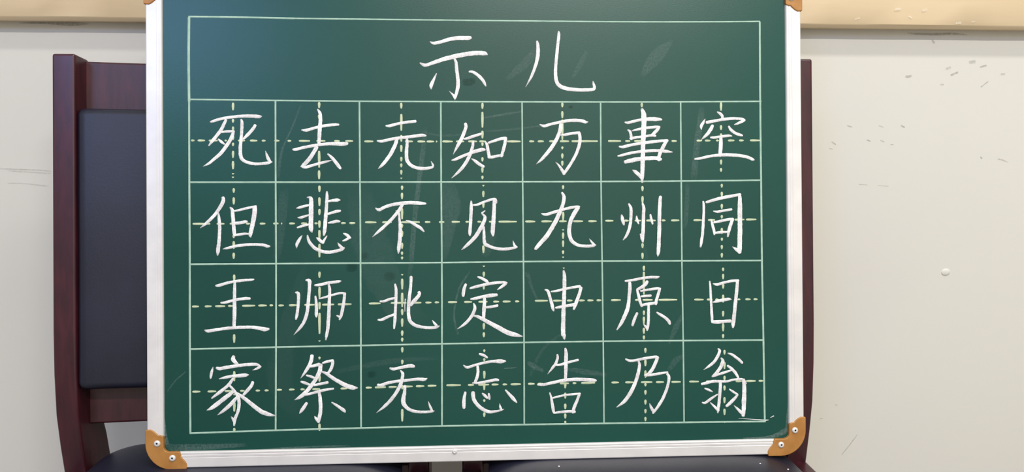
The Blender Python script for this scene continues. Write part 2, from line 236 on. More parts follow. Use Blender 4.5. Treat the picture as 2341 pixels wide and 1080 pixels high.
('祭', '''-206.5,130.7,4.5 -207.4,125.1,4.7 -210.2,118.7,4.3 -214.8,111.3,3.6 -219.9,104.2,0.8
-210.2,117.8,2.6 -204.7,118.8,3.6 -198.2,120.4,4.1
-196.4,119.4,5.3 -197.4,112.0,5.3 -202.0,102.8,4.9 -207.6,94.5,5.1 -214.0,87.2,5.1 -220.5,81.7,4.5 -227.3,78.0,0.9
-213.0,107.4,2.1 -208.4,106.1,3.2 -203.8,104.2,2.8
-219.4,99.8,2.4 -214.9,98.3,3.8 -209.4,95.9,2.8
-193.6,122.0,2.1 -189.0,123.5,3.4 -181.7,124.8,3.4
-181.7,123.8,3.8 -182.2,119.2,3.9 -185.0,112.7,3.8 -187.7,110.0,2.4
-194.6,111.5,2.4 -189.1,109.1,3.9 -181.8,103.8,4.5 -173.5,98.6,5.1 -165.3,94.2,5.5 -157.9,91.8,5.6 -152.5,91.2,1.9
-203.9,95.4,2.8 -196.5,96.9,3.6 -188.2,98.4,3.4
-216.0,83.5,1.7 -210.4,84.8,3.0 -200.2,87.4,3.4 -190.1,89.6,3.4 -181.4,90.8,2.8
-198.4,87.8,3.4 -197.1,80.4,4.3 -196.5,71.1,4.7 -196.9,61.8,4.7 -198.6,54.4,4.5 -199.1,51.2,3.8
-199.5,52.1,3.8 -202.2,55.4,3.2 -203.6,57.8,1.3
-213.2,73.7,3.4 -215.9,69.6,4.1 -219.2,65.0,3.9 -221.5,61.8,1.3
-182.9,74.1,1.7 -178.3,71.2,3.2 -172.8,67.4,3.9 -168.6,64.1,4.3 -167.3,62.2,1.9'''),
('无', '''-112.7,114.5,2.4 -109.0,113.4,3.9 -100.6,114.9,3.8 -93.2,116.4,4.5 -86.6,116.8,4.9 -84.3,116.2,3.6
-127.4,94.5,3.4 -123.9,94.0,4.1 -115.6,96.7,3.9 -104.4,98.5,3.8 -91.4,99.5,3.8 -80.2,100.6,3.8 -71.8,100.1,4.1 -68.3,101.3,1.5
-100.2,111.2,1.9 -97.7,107.6,4.1 -98.4,101.0,4.3 -101.2,92.7,4.5 -106.4,83.4,4.5 -112.9,75.1,4.3 -120.4,67.8,3.6 -129.5,60.7,0.6
-95.2,92.1,3.9 -95.7,84.2,4.5 -97.1,76.7,5.5 -96.2,70.2,5.5 -90.7,64.4,4.3 -82.3,61.3,3.9 -72.1,60.5,3.6 -62.7,60.9,3.0 -59.9,61.5,1.5
-62.7,62.0,3.2 -64.6,66.8,3.0 -66.9,73.2,0.9'''),
('忘', '''-4.0,130.0,2.6 0.5,128.7,3.6 5.0,125.7,2.6
-23.6,116.5,1.9 -19.3,114.0,3.6 -10.9,116.3,3.4 0.4,119.1,3.4 11.7,120.9,3.6 22.1,120.9,5.3 27.6,120.8,1.9
-6.7,114.6,3.4 -6.2,108.9,3.8 -7.2,102.3,3.9 -9.6,95.8,3.9
-12.7,94.7,1.9 -5.4,94.8,3.2 4.0,96.3,3.4 15.4,98.2,3.8 18.4,97.7,2.8
-21.9,83.3,3.2 -23.1,77.3,4.1 -23.8,70.7,4.5 -23.6,65.2,4.1
-12.5,82.7,4.9 -11.6,75.2,4.7 -7.4,68.5,4.5 -0.9,62.8,4.5 6.6,59.3,4.3 15.1,59.6,3.0 21.7,60.9,2.3 25.0,62.1,1.1
22.2,61.4,3.2 20.8,64.7,2.8 20.1,68.9,0.9
-0.9,81.7,2.1 2.1,79.2,3.6 4.9,76.3,3.0
6.8,81.4,2.3 7.2,78.1,3.4 7.7,74.8,2.4
27.5,85.3,2.3 31.3,81.0,3.4 36.9,74.8,4.5 40.7,70.3,2.1'''),
('告', '''91.4,127.7,2.4 91.8,123.9,3.4 89.2,116.8,3.6 84.9,111.2,3.2 79.3,104.2,0.6
90.6,115.1,2.6 96.3,115.8,3.2 104.9,118.3,3.4 116.8,120.9,3.0
101.4,135.1,2.8 102.3,128.9,4.7 102.0,118.5,4.7 101.8,109.1,4.7 101.4,98.7,3.6
67.4,91.5,2.8 74.3,91.4,3.8 85.7,93.7,3.9 99.0,96.1,4.3 112.4,97.1,4.5 126.7,96.5,4.7 135.3,95.7,4.7 138.9,95.2,2.8
81.8,81.0,1.9 83.5,75.3,2.8 84.8,67.8,3.8 85.9,60.2,3.9 86.9,56.4,2.6
86.0,74.8,2.3 93.2,76.6,2.8 102.7,78.3,2.8 118.9,79.4,3.0
118.0,78.0,3.8 115.5,71.0,3.9 112.1,63.5,4.3 110.2,56.9,3.9
87.8,56.4,2.4 95.9,57.3,3.4 106.4,57.9,3.4 112.1,57.3,3.8'''),
('乃', '''176.5,121.0,2.3 181.3,119.0,3.4 189.5,119.6,3.4 201.0,121.9,3.6 214.6,123.3,3.6 217.4,122.0,1.9
215.5,120.6,4.5 212.1,113.0,4.5 207.7,105.5,4.5 201.9,100.3,3.2
199.9,100.8,2.3 206.7,100.9,3.4 218.3,102.6,3.4 228.4,104.0,2.6
228.4,101.8,3.2 230.3,98.4,3.8 229.3,89.9,3.8 226.3,80.4,3.9 221.9,70.9,3.9 216.0,61.5,3.8 210.2,54.0,2.8
210.7,55.9,4.1 207.8,60.7,3.6 205.9,65.5,1.1
191.9,119.0,2.4 193.5,114.3,3.9 192.3,105.7,4.3 189.3,95.3,4.7 185.4,85.9,4.9 180.0,76.4,4.9 173.7,68.5,4.3 164.8,62.0,1.3'''),
('翁', '''292.7,132.0,2.3 294.6,129.9,3.9 292.1,123.2,4.1 287.2,116.1,3.9 281.3,111.0,3.4 274.0,106.3,0.6
305.3,126.4,1.7 310.7,124.4,3.4 317.5,119.5,3.8 322.8,114.6,3.4
296.5,120.3,2.3 298.4,116.9,4.7 295.9,109.8,4.7 291.0,103.2,4.3 285.1,98.0,2.4
285.6,98.0,2.6 293.9,100.7,3.2 301.7,103.0,3.2 310.0,105.5,1.9
304.7,110.8,3.0 309.6,107.2,3.8 314.4,101.8,3.9 317.8,96.0,3.0
271.9,88.7,3.4 277.3,90.0,3.9 286.0,91.8,3.8 293.8,91.6,3.4 303.6,91.5,3.0 311.4,93.3,3.0 322.2,94.0,2.8 326.5,91.1,2.3 328.2,88.2,1.3
295.3,91.6,4.1 294.9,83.0,4.1 293.9,71.5,4.1 292.8,62.0,4.1 291.6,52.9,2.1
292.1,55.8,3.8 287.7,60.2,3.2 282.4,65.2,1.5
275.5,83.2,1.9 280.1,81.4,3.2 285.0,78.9,1.3
272.2,65.7,1.9 275.6,65.2,3.4 283.0,70.3,3.4 291.3,75.4,1.9
324.6,93.0,4.1 325.5,83.4,5.3 325.1,71.0,5.8 324.6,59.5,5.8 323.8,49.0,4.7
323.3,50.4,4.1 317.9,55.8,3.6 312.3,61.2,1.1
306.9,81.4,2.1 311.3,78.4,3.0 316.6,75.0,2.8
316.6,74.0,2.8 312.2,69.3,4.1 307.3,64.6,4.5 302.9,60.9,3.4'''),
]
DASHES = [  # centre line x/y and intervals of each cell's dashed guides, mm on the board
('-298.8,437.3,-298.8,427.1 -298.8,417.8,-298.9,412.3 -298.9,408.6,-298.9,402.1 -298.9,397.9,-299.0,391.4 -299.0,389.1,-299.0,384.0 -299.0,379.4,-299.1,369.7 -299.1,366.9,-299.1,356.2 -299.1,353.5,-299.2,349.8 -299.2,349.3,-299.2,345.6', '-348.6,391.4,-343.8,391.4 -340.9,391.4,-331.4,391.3 -327.8,391.3,-316.5,391.3 -309.2,391.3,-305.6,391.3 -293.3,391.3,-284.2,391.3 -279.2,391.3,-269.7,391.2 -265.1,391.2,-259.9,391.2 -250.2,391.2,-243.5,391.2'),
('-196.4,438.6,-196.5,430.2 -196.5,423.2,-196.5,416.7 -196.7,379.4,-196.8,358.0 -196.9,355.6,-196.9,344.0', '-234.5,391.0,-229.4,391.0 -221.0,391.0,-207.0,390.9 -200.1,390.9,-188.6,390.9 -178.9,390.9,-171.5,390.8 -165.5,390.8,-155.5,390.8'),
('-97.6,437.8,-97.6,429.9 -97.6,424.2,-97.8,402.9 -97.8,398.6,-97.8,389.7 -97.9,386.4,-97.9,377.1 -97.9,371.9,-98.0,365.4 -98.0,363.9,-98.0,358.3 -98.0,356.0,-98.1,349.4 -98.1,347.5,-98.1,344.3', '-142.7,390.4,-131.1,390.4 -93.5,390.4,-83.2,390.4 -78.5,390.4,-68.3,390.3 -67.3,390.3,-57.5,390.3 -57.0,390.3,-53.5,390.3'),
('1.3,438.1,1.2,429.9 1.2,427.1,1.1,406.8 1.1,404.0,1.0,393.6 1.0,389.3,0.9,384.2 0.9,371.4,0.8,365.3 0.8,359.2,0.7,351.6 0.7,348.8,0.7,343.6', '-48.2,390.4,-34.7,390.4 -31.6,390.4,-20.9,390.5 -16.7,390.5,-5.0,390.5 -3.1,390.5,5.9,390.5 30.9,390.5,48.4,390.5'),
('99.7,438.8,99.7,432.1 99.6,428.3,99.6,418.8 99.6,417.9,99.4,391.8 99.4,384.7,99.3,380.4 99.3,376.1,99.2,369.0 99.2,367.1,99.2,360.0', '58.2,390.6,65.1,390.6 68.7,390.6,77.0,390.7 82.9,390.7,93.4,390.7 96.2,390.7,108.2,390.8 110.6,390.8,144.0,390.9'),
('198.8,438.9,198.8,432.5 198.1,343.2,198.1,339.9', '156.0,391.1,173.0,391.1 177.5,391.1,184.4,391.1 188.7,391.1,202.7,391.2 215.3,391.2,225.9,391.2 235.6,391.2,242.9,391.2'),
('298.8,440.0,298.7,428.5 298.6,411.4,298.5,404.5 298.5,401.1,298.5,396.8 298.3,368.4,298.2,361.3 298.2,357.9,298.1,352.4', '267.2,391.7,274.8,391.8 277.7,391.8,285.5,391.8 291.8,391.9,296.2,391.9 306.9,391.9,315.9,392.0 321.1,392.0,327.7,392.0 334.8,392.1,348.6,392.1'),
('-298.4,334.3,-298.4,327.8 -298.5,323.2,-298.5,313.7 -298.7,278.3,-298.7,273.2 -298.7,270.5,-298.7,260.3 -298.8,256.6,-298.8,248.3', '-347.2,291.2,-325.7,291.1 -318.9,291.1,-309.0,291.1 -303.5,291.1,-299.7,291.1 -284.2,291.1,-278.8,291.1 -268.0,291.1,-260.6,291.1 -252.1,291.1,-245.0,291.1 -243.7,291.1,-240.6,291.1'),
('-196.6,337.1,-196.6,328.5 -196.7,322.9,-196.7,311.4 -196.7,308.9,-196.8,300.5 -196.8,294.9,-196.8,285.2 -196.9,283.3,-196.9,271.2 -196.9,266.5,-197.0,249.3', '-233.1,291.1,-225.5,291.1 -218.9,291.1,-211.1,291.1 -202.9,291.1,-198.3,291.1 -171.1,291.2,-164.7,291.2 -161.3,291.2,-153.3,291.2'),
('-97.2,336.9,-97.2,330.7 -97.3,328.2,-97.3,319.5 -97.4,309.4,-97.4,294.9 -97.5,290.2,-97.5,284.6 -97.5,281.8,-97.6,273.4 -97.6,267.3,-97.6,258.9 -97.7,256.5,-97.7,251.4 -97.7,250.4,-97.7,246.0', '-142.3,292.0,-127.9,291.9 -121.6,291.9,-109.4,291.9 -98.7,291.9,-75.4,291.9 -70.0,291.9,-62.6,291.9 -52.9,291.8,-45.6,291.8'),
('1.8,338.7,1.8,334.8 1.7,330.2,1.7,321.6 1.7,317.5,1.6,308.4 1.3,263.3,1.3,253.0', '-37.5,292.0,-26.7,292.0 -20.6,292.0,-15.4,292.0 -6.0,292.0,-0.4,292.0 8.1,292.0,17.0,292.0 19.9,292.0,43.0,291.9 53.0,291.9,65.8,291.9'),
('100.0,336.8,99.9,331.1 99.8,303.9,99.7,292.5 99.6,283.7,99.6,279.9 99.6,278.6,99.5,269.8 99.5,268.8,99.5,260.0 99.4,256.5,99.4,251.1 99.4,249.9,99.4,246.6', '52.6,292.1,65.2,292.1 72.5,292.1,86.3,292.1 94.6,292.1,104.6,292.1 111.8,292.0,125.0,292.0 130.7,292.0,141.9,292.0'),
('199.0,341.1,199.0,339.7 198.9,335.7,198.9,328.3 198.9,323.2,198.8,313.5 198.4,264.9,198.4,257.7 198.3,252.9,198.3,244.4', '151.8,292.4,162.8,292.4 175.5,292.4,181.9,292.4 188.6,292.4,197.3,292.4 203.1,292.4,215.6,292.4 222.4,292.4,228.0,292.4 234.3,292.4,245.4,292.5'),
('299.0,338.1,298.9,332.5 298.9,328.3,298.9,321.3 298.8,313.1,298.7,305.9 298.7,299.2,298.6,293.9 298.6,283.2,298.5,274.7 298.5,270.9,298.4,266.1 298.4,261.8,298.3,255.6 298.3,251.9,298.3,245.2', '262.5,292.5,274.0,292.6 280.8,292.6,290.5,292.7 314.5,293.0,327.9,293.1 329.1,293.1,343.1,293.2'),
('-298.3,230.3,-298.4,221.7 -298.6,167.2,-298.6,165.4 -298.7,158.4,-298.7,147.3', '-348.3,192.0,-339.5,192.0 -333.4,192.0,-324.6,192.1 -321.2,192.1,-308.5,192.1 -306.0,192.2,-299.7,192.2 -289.4,192.2,-273.1,192.3 -270.3,192.3,-259.4,192.3 -256.9,192.4,-251.9,192.4'),
('-197.0,232.9,-197.1,224.5 -197.1,214.3,-197.2,200.3 -197.2,196.1,-197.3,186.4 -197.3,183.1,-197.4,156.6 -197.4,150.6,-197.5,147.5', '-246.4,192.1,-239.1,192.2 -233.9,192.2,-223.6,192.3 -215.5,192.4,-202.5,192.5 -194.2,192.5,-179.2,192.7 -175.6,192.7,-158.3,192.8'),
('-97.6,230.0,-97.6,226.6 -97.7,223.6,-97.7,209.5 -97.8,206.3,-97.9,188.0 -97.9,186.6,-97.9,178.2 -97.9,175.1,-98.0,163.9 -98.0,160.4,-98.1,152.9 -98.1,151.7,-98.1,145.9', '-138.2,193.3,-123.4,193.4 -111.8,193.5,-92.2,193.6 -85.3,193.6,-74.1,193.7 -69.9,193.7,-61.9,193.7 -58.7,193.8,-52.6,193.8'),
('1.7,239.8,1.7,236.0 1.7,231.1,1.6,224.1 1.6,217.0,1.5,208.4 1.3,168.1,1.2,159.6 1.2,156.8,1.2,150.0', '-42.6,193.9,-30.6,193.9 -22.9,193.9,-12.5,193.9 -5.4,193.9,6.5,193.9 12.7,193.9,20.7,193.9 24.3,193.9,34.8,193.9 39.6,193.9,45.4,193.9'),
('100.2,236.4,100.1,233.1 99.6,151.7,99.5,146.5', '63.9,194.4,80.7,194.4 86.4,194.3,97.8,194.3 103.5,194.3,111.1,194.3 118.8,194.2,126.4,194.2 128.8,194.2,137.1,194.2 140.3,194.2,147.0,194.2'),
('200.0,236.8,199.9,229.6 199.9,229.4,199.7,199.9 199.6,181.3,199.5,174.6 199.5,173.7,199.4,163.7 199.4,159.9,199.3,151.5 199.3,150.4,199.3,144.4', '158.3,194.2,171.3,194.2 188.3,194.1,193.9,194.0 197.7,194.0,211.2,194.0 217.8,193.9,242.0,193.8'),
('299.8,233.6,299.8,228.3 299.8,225.7,299.7,218.2 299.7,214.2,299.6,206.5 299.6,199.8,299.5,189.2 299.4,179.7,299.3,171.8 299.3,164.3,299.2,153.3 299.2,150.7,299.1,144.7', '262.7,193.7,275.4,193.6 278.6,193.6,286.4,193.6 289.3,193.5,294.6,193.5 317.6,193.4,321.8,193.4 327.4,193.4,334.9,193.3 337.9,193.3,343.7,193.3'),
('-298.7,132.1,-298.7,130.2 -298.8,114.1,-298.8,101.1 -298.9,87.8,-298.9,84.5 -298.9,77.1,-299.0,64.7 -299.1,45.9,-299.1,40.2', '-348.4,89.9,-338.2,89.9 -330.5,89.9,-319.6,89.9 -310.4,90.0,-300.6,90.0 -292.3,90.0,-286.1,90.0 -273.8,90.0,-267.9,90.0 -263.3,90.0,-257.7,90.0'),
('-197.6,130.1,-197.6,125.9 -197.7,107.8,-197.7,99.0 -197.7,91.5,-197.8,87.8 -198.0,49.3,-198.0,39.5', '-248.8,90.4,-241.9,90.4 -234.4,90.4,-227.0,90.5 -220.6,90.5,-214.9,90.5 -206.5,90.5,-196.4,90.6 -172.8,90.7,-163.9,90.7'),
('-98.0,140.1,-98.1,132.8 -98.1,124.9,-98.2,118.3 -98.3,94.0,-98.3,88.0 -98.5,64.8,-98.6,48.9', '-142.6,91.2,-134.6,91.2 -131.6,91.3,-117.6,91.5 -115.1,91.5,-104.4,91.6 -99.3,91.7,-85.1,91.8 -82.1,91.9,-71.1,92.0 -67.9,92.1,-56.5,92.2'),
('1.7,135.9,1.6,131.8 1.6,125.2,1.6,120.5 1.5,109.7,1.4,99.4 1.4,96.6,1.3,85.3 1.3,74.9,1.2,70.7 1.2,59.0,1.1,52.4', '-45.1,92.5,-26.7,92.4 -18.8,92.4,-10.6,92.4 -6.3,92.4,7.8,92.4 10.1,92.4,19.3,92.4 23.6,92.3,29.9,92.3 33.4,92.3,46.7,92.3'),
('101.0,93.5,100.9,85.6 100.9,81.2,100.9,73.1 100.8,67.7,100.8,60.1 100.7,55.6,100.7,48.5 100.7,46.5,100.7,42.4', '54.8,92.5,63.7,92.4 66.9,92.4,74.3,92.4 94.2,92.4,106.1,92.4 109.9,92.4,115.2,92.4 120.4,92.4,138.6,92.4'),
('201.1,134.9,201.1,127.9 201.0,120.8,201.0,111.3 200.9,107.0,200.9,97.0 200.8,91.3,200.8,86.5 200.8,82.7,200.7,76.1 200.7,70.8,200.6,63.9 200.6,59.1,200.5,53.1 200.5,49.4,200.5,43.3', '158.1,92.4,168.3,92.3 175.3,92.3,186.4,92.2 195.0,92.1,210.0,92.0 213.7,91.9,224.5,91.9 233.2,91.8,245.7,91.7'),
('300.8,131.0,300.7,124.3 300.7,115.9,300.6,106.4 300.5,98.7,300.5,92.0 300.4,86.7,300.4,79.6 300.3,72.2,300.2,63.8 300.2,57.8,300.1,48.9 300.1,41.8,300.1,39.9', '255.6,91.9,268.5,91.8 276.8,91.8,286.0,91.7 302.6,91.6,307.5,91.6 314.3,91.5,323.1,91.4 327.5,91.4,340.7,91.3 343.5,91.3,350.5,91.3'),
]
LINES = [
'-350.1,539.2,3.5 -350.8,491.9,3.5 -350.5,438.3,3.5',
'-350.5,440.5,2.7 -350.6,339.7,2.7 -350.5,245.3,2.7 -350.8,140.5,2.7 -350.7,40.6,2.7',
'-248.5,439.3,2.4 -248.7,339.4,2.4 -248.7,244.5,2.4 -249.2,144.3,2.4 -250.2,41.7,2.4',
'-148.1,439.1,2.4 -147.9,339.2,2.4 -147.8,243.6,2.4 -147.9,142.9,2.4 -148.2,42.8,2.4',
'-49.6,439.0,2.4 -49.7,339.0,2.4 -49.5,242.9,2.4 -49.9,141.5,2.4 -50.5,42.9,2.4',
'49.9,439.3,2.2 50.1,338.8,2.2 50.4,242.1,2.2 50.5,140.1,2.2 50.1,42.5,2.2',
'147.3,438.1,2.2 147.2,340.7,2.2 147.8,241.3,2.2 148.5,141.4,2.2 148.8,42.7,2.2',
'247.7,440.1,2.2 247.7,341.0,2.2 247.8,240.5,2.2 248.7,138.4,2.2 249.0,41.8,2.2',
'348.9,540.7,2.7 348.7,441.0,2.7 349.0,340.8,2.7 349.3,241.3,2.7 350.4,136.9,2.7 351.3,40.3,2.7',
'-350.6,540.3,2.5 -289.3,540.1,2.5 -225.9,539.4,2.5',
'-228.0,539.4,2.1 -106.1,539.1,2.1 0.4,539.0,2.1 162.7,539.1,2.1 272.7,540.0,2.1 348.9,541.3,2.1',
'-351.5,440.7,2.2 -248.2,439.8,2.2 -127.8,439.2,2.2 53.5,439.2,2.2 216.8,439.7,2.2 349.8,441.0,2.2',
'-350.4,341.2,2.4 -144.2,340.9,2.4 52.9,340.9,2.4 216.1,341.1,2.4 349.0,342.2,2.4',
'-350.9,242.7,2.4 -249.2,242.6,2.4 -144.7,242.4,2.4 -49.5,242.3,2.4 52.2,242.7,2.4 160.6,242.5,2.4 349.3,241.7,2.4',
'-350.8,141.0,2.4 -249.7,141.9,2.4 -145.2,142.5,2.4 -50.1,143.1,2.4 51.6,143.4,2.4 159.9,143.4,2.4 349.6,142.2,2.4',
'-351.2,40.3,2.5 -245.0,41.8,2.5 -145.8,42.4,2.5 -51.7,42.9,2.5 50.9,42.6,2.5 148.3,42.1,2.5 257.9,41.3,2.5 352.1,40.5,2.5',
]
SMEARS = [
('-68.2,405.8,5.3 -72.6,371.1,6.4 -77.1,338.0,6.4 -82.1,296.4,6.9 -86.6,245.3,6.4 -89.9,221.9,4.3', 0.1),
('-43.6,336.3,21.4 -38.4,312.2,24.6 -42.9,274.9,16.0 -46.8,248.2,7.5', 0.07),
('-16.0,230.3,2.1 -27.3,213.3,2.7 -32.7,194.6,2.7 -35.0,176.0,2.7 -30.3,154.6,3.2', 0.1),
('-218.6,433.6,2.1 -228.6,408.1,2.1 -237.0,389.6,2.1 -241.8,376.4,3.2 -245.6,347.4,4.3', 0.09),
('274.7,430.9,8.6 268.2,387.3,8.6 263.5,346.4,9.6', 0.09),
('255.7,337.2,5.3 254.4,311.1,6.4 252.0,283.9,5.3', 0.07),
('70.1,505.7,5.3 53.8,486.7,11.8 32.1,467.8,5.3', 0.06),
('129.7,500.7,4.3 121.5,484.5,7.5 113.2,470.9,4.3', 0.06),
('236.6,515.2,5.3 217.2,496.0,18.2 200.6,474.1,7.5', 0.07),
('55.7,118.5,4.3 62.1,114.1,7.5 72.9,108.6,4.3', 0.1),
('105.3,109.7,4.3 129.7,105.5,7.5 151.4,102.0,4.3', 0.08),
('57.8,102.4,4.3 73.1,134.4,4.3 100.2,155.5,3.2', 0.04),
('-377.1,91.3,1.6 -368.3,103.1,2.1 -355.5,114.4,1.6', 0.12),
('231.1,140.2,3.2 239.5,159.1,7.5 247.9,175.3,3.2', 0.08),
('2.3,419.3,2.1 26.5,423.7,3.2 50.7,427.5,2.1', 0.1),
('4.9,403.2,2.1 31.7,404.9,2.7 85.7,411.4,2.1', 0.07),
('-75.1,403.1,2.1 -48.6,397.8,3.2 -11.2,400.5,2.1', 0.06),
('-238.4,328.9,10.7 -243.8,286.6,13.9 -248.1,249.7,8.6', 0.05),
('54.8,228.6,5.3 60.1,212.4,4.3 68.1,193.5,2.1', 0.07),
('204.4,240.8,5.3 199.1,273.4,3.2 196.6,305.9,2.1', 0.03),
('-149.5,328.6,32.1 -134.0,264.8,48.1 -108.0,200.8,42.8 -76.5,168.5,26.7', 0.035),
('-212.7,249.5,5.3 -244.7,107.4,32.1 -213.7,54.1,10.7', 0.02),
('-378.9,27.1,4.3 -368.7,22.7,10.7 -343.1,23.2,8.6 -286.5,25.1,4.3', 0.16),
('-265.8,19.4,1.6 -213.9,20.9,2.7 -161.6,21.3,2.1', 0.16),
('-380.8,57.4,1.6 -380.3,41.7,3.7 -378.9,28.6,6.4', 0.25),
('383.5,524.6,2.1 382.6,486.2,2.7 382.9,453.2,2.1', 0.18),
('383.3,370.9,1.6 382.7,294.2,1.6 383.2,217.5,1.6', 0.14),
('382.7,97.1,2.1 382.5,64.3,3.7 379.9,28.8,6.4', 0.25),
('324.1,19.6,2.7 357.5,21.1,4.3 378.8,28.8,8.6', 0.25),
('213.7,17.6,1.6 296.4,18.0,2.1', 0.16),
('230.8,107.7,5.3 239.2,118.4,8.6 247.5,123.7,4.3', 0.07),
('9.4,274.5,16.0 4.0,253.1,10.7', 0.04),
('-176.9,111.6,5.3 -108.5,123.2,7.5 -55.5,125.6,3.2', 0.04),
('26.1,112.0,1.1 35.2,112.4,1.6 41.1,112.9,1.1', 0.22),
]
DAMP_SPOTS = [(-15.1, 463.2, 10.2, 4.8), (-157.9, 237.4, 6.9, 5.9), (-112.6, 225.8, 5.9, 5.9), (-134.9, 107.2, 5.3, 4.3), (110.2, 433.1, 3.2, 2.1), (-143.6, 251.6, 3.7, 5.3)]

# ------------------------------------------------------------------ materials
def lin(r, g, b):
    f = lambda c: (c / 255 / 12.92) if c / 255 <= 0.04045 else ((c / 255 + 0.055) / 1.055) ** 2.4
    return (f(r), f(g), f(b), 1)

def mat(name, colA, colB=None, scale=8.0, rough=0.5, metal=0.0, spec=0.5, bump=0.0, bump_scale=200.0,
        stretch=(1, 1, 1), detail=4.0, coat=0.0, contrast=(0.35, 0.65)):
    m = bpy.data.materials.new(name)
    m.use_nodes = True
    nt = m.node_tree; N = nt.nodes; L = nt.links
    b = N['Principled BSDF']
    b.inputs['Roughness'].default_value = rough
    b.inputs['Metallic'].default_value = metal
    b.inputs['Specular IOR Level'].default_value = spec
    b.inputs['Coat Weight'].default_value = coat
    b.inputs['Coat Roughness'].default_value = 0.25
    tc = N.new('ShaderNodeTexCoord')
    mp = N.new('ShaderNodeMapping'); mp.inputs['Scale'].default_value = stretch
    L.new(tc.outputs['Object'], mp.inputs['Vector'])
    if colB is None:
        b.inputs['Base Color'].default_value = colA
    else:
        n = N.new('ShaderNodeTexNoise'); n.inputs['Scale'].default_value = scale; n.inputs['Detail'].default_value = detail
        L.new(mp.outputs['Vector'], n.inputs['Vector'])
        r = N.new('ShaderNodeMapRange')
        r.inputs['From Min'].default_value, r.inputs['From Max'].default_value = contrast
        L.new(n.outputs['Fac'], r.inputs['Value'])
        mx = N.new('ShaderNodeMix'); mx.data_type = 'RGBA'
        mx.inputs['A'].default_value = colA; mx.inputs['B'].default_value = colB
        L.new(r.outputs['Result'], mx.inputs['Factor'])
        L.new(mx.outputs['Result'], b.inputs['Base Color'])
    if bump:
        n2 = N.new('ShaderNodeTexNoise'); n2.inputs['Scale'].default_value = bump_scale; n2.inputs['Detail'].default_value = 3
        L.new(mp.outputs['Vector'], n2.inputs['Vector'])
        bp = N.new('ShaderNodeBump'); bp.inputs['Strength'].default_value = bump; bp.inputs['Distance'].default_value = 0.001
        L.new(n2.outputs['Fac'], bp.inputs['Height'])
        L.new(bp.outputs['Normal'], b.inputs['Normal'])
    return m

def powder(name, colA, colB, low, high, grain=900.0):
    """Chalk or dust: the 'cover' attribute says how densely it lies, grain lets the board through."""
    m = bpy.data.materials.new(name)
    m.use_nodes = True
    nt = m.node_tree; N = nt.nodes; L = nt.links
    b = N['Principled BSDF']; out = N['Material Output']
    b.inputs['Roughness'].default_value = 0.95
    b.inputs['Specular IOR Level'].default_value = 0.1
    tc = N.new('ShaderNodeTexCoord')
    n = N.new('ShaderNodeTexNoise'); n.inputs['Scale'].default_value = 75; n.inputs['Detail'].default_value = 6
    L.new(tc.outputs['Object'], n.inputs['Vector'])
    mx = N.new('ShaderNodeMix'); mx.data_type = 'RGBA'
    mx.inputs['A'].default_value = colA; mx.inputs['B'].default_value = colB
    tone = N.new('ShaderNodeMapRange')
    tone.inputs['From Min'].default_value = 0.35; tone.inputs['From Max'].default_value = 0.65
    L.new(n.outputs['Fac'], tone.inputs['Value'])
    L.new(tone.outputs['Result'], mx.inputs['Factor'])
    L.new(mx.outputs['Result'], b.inputs['Base Color'])
    g = N.new('ShaderNodeTexNoise'); g.inputs['Scale'].default_value = grain; g.inputs['Detail'].default_value = 2
    L.new(tc.outputs['Object'], g.inputs['Vector'])
    r = N.new('ShaderNodeMapRange')
    r.inputs['From Min'].default_value = 0.3; r.inputs['From Max'].default_value = 0.7
    r.inputs['To Min'].default_value = low; r.inputs['To Max'].default_value = high
    L.new(g.outputs['Fac'], r.inputs['Value'])
    at = N.new('ShaderNodeAttribute'); at.attribute_name = 'cover'
    mu = N.new('ShaderNodeMath'); mu.operation = 'MULTIPLY'; mu.use_clamp = True
    L.new(r.outputs['Result'], mu.inputs[0]); L.new(at.outputs['Fac'], mu.inputs[1])
    tr = N.new('ShaderNodeBsdfTransparent')
    ms = N.new('ShaderNodeMixShader')
    L.new(mu.outputs[0], ms.inputs[0]); L.new(tr.outputs[0], ms.inputs[1]); L.new(b.outputs[0], ms.inputs[2])
    L.new(ms.outputs[0], out.inputs['Surface'])
    return m

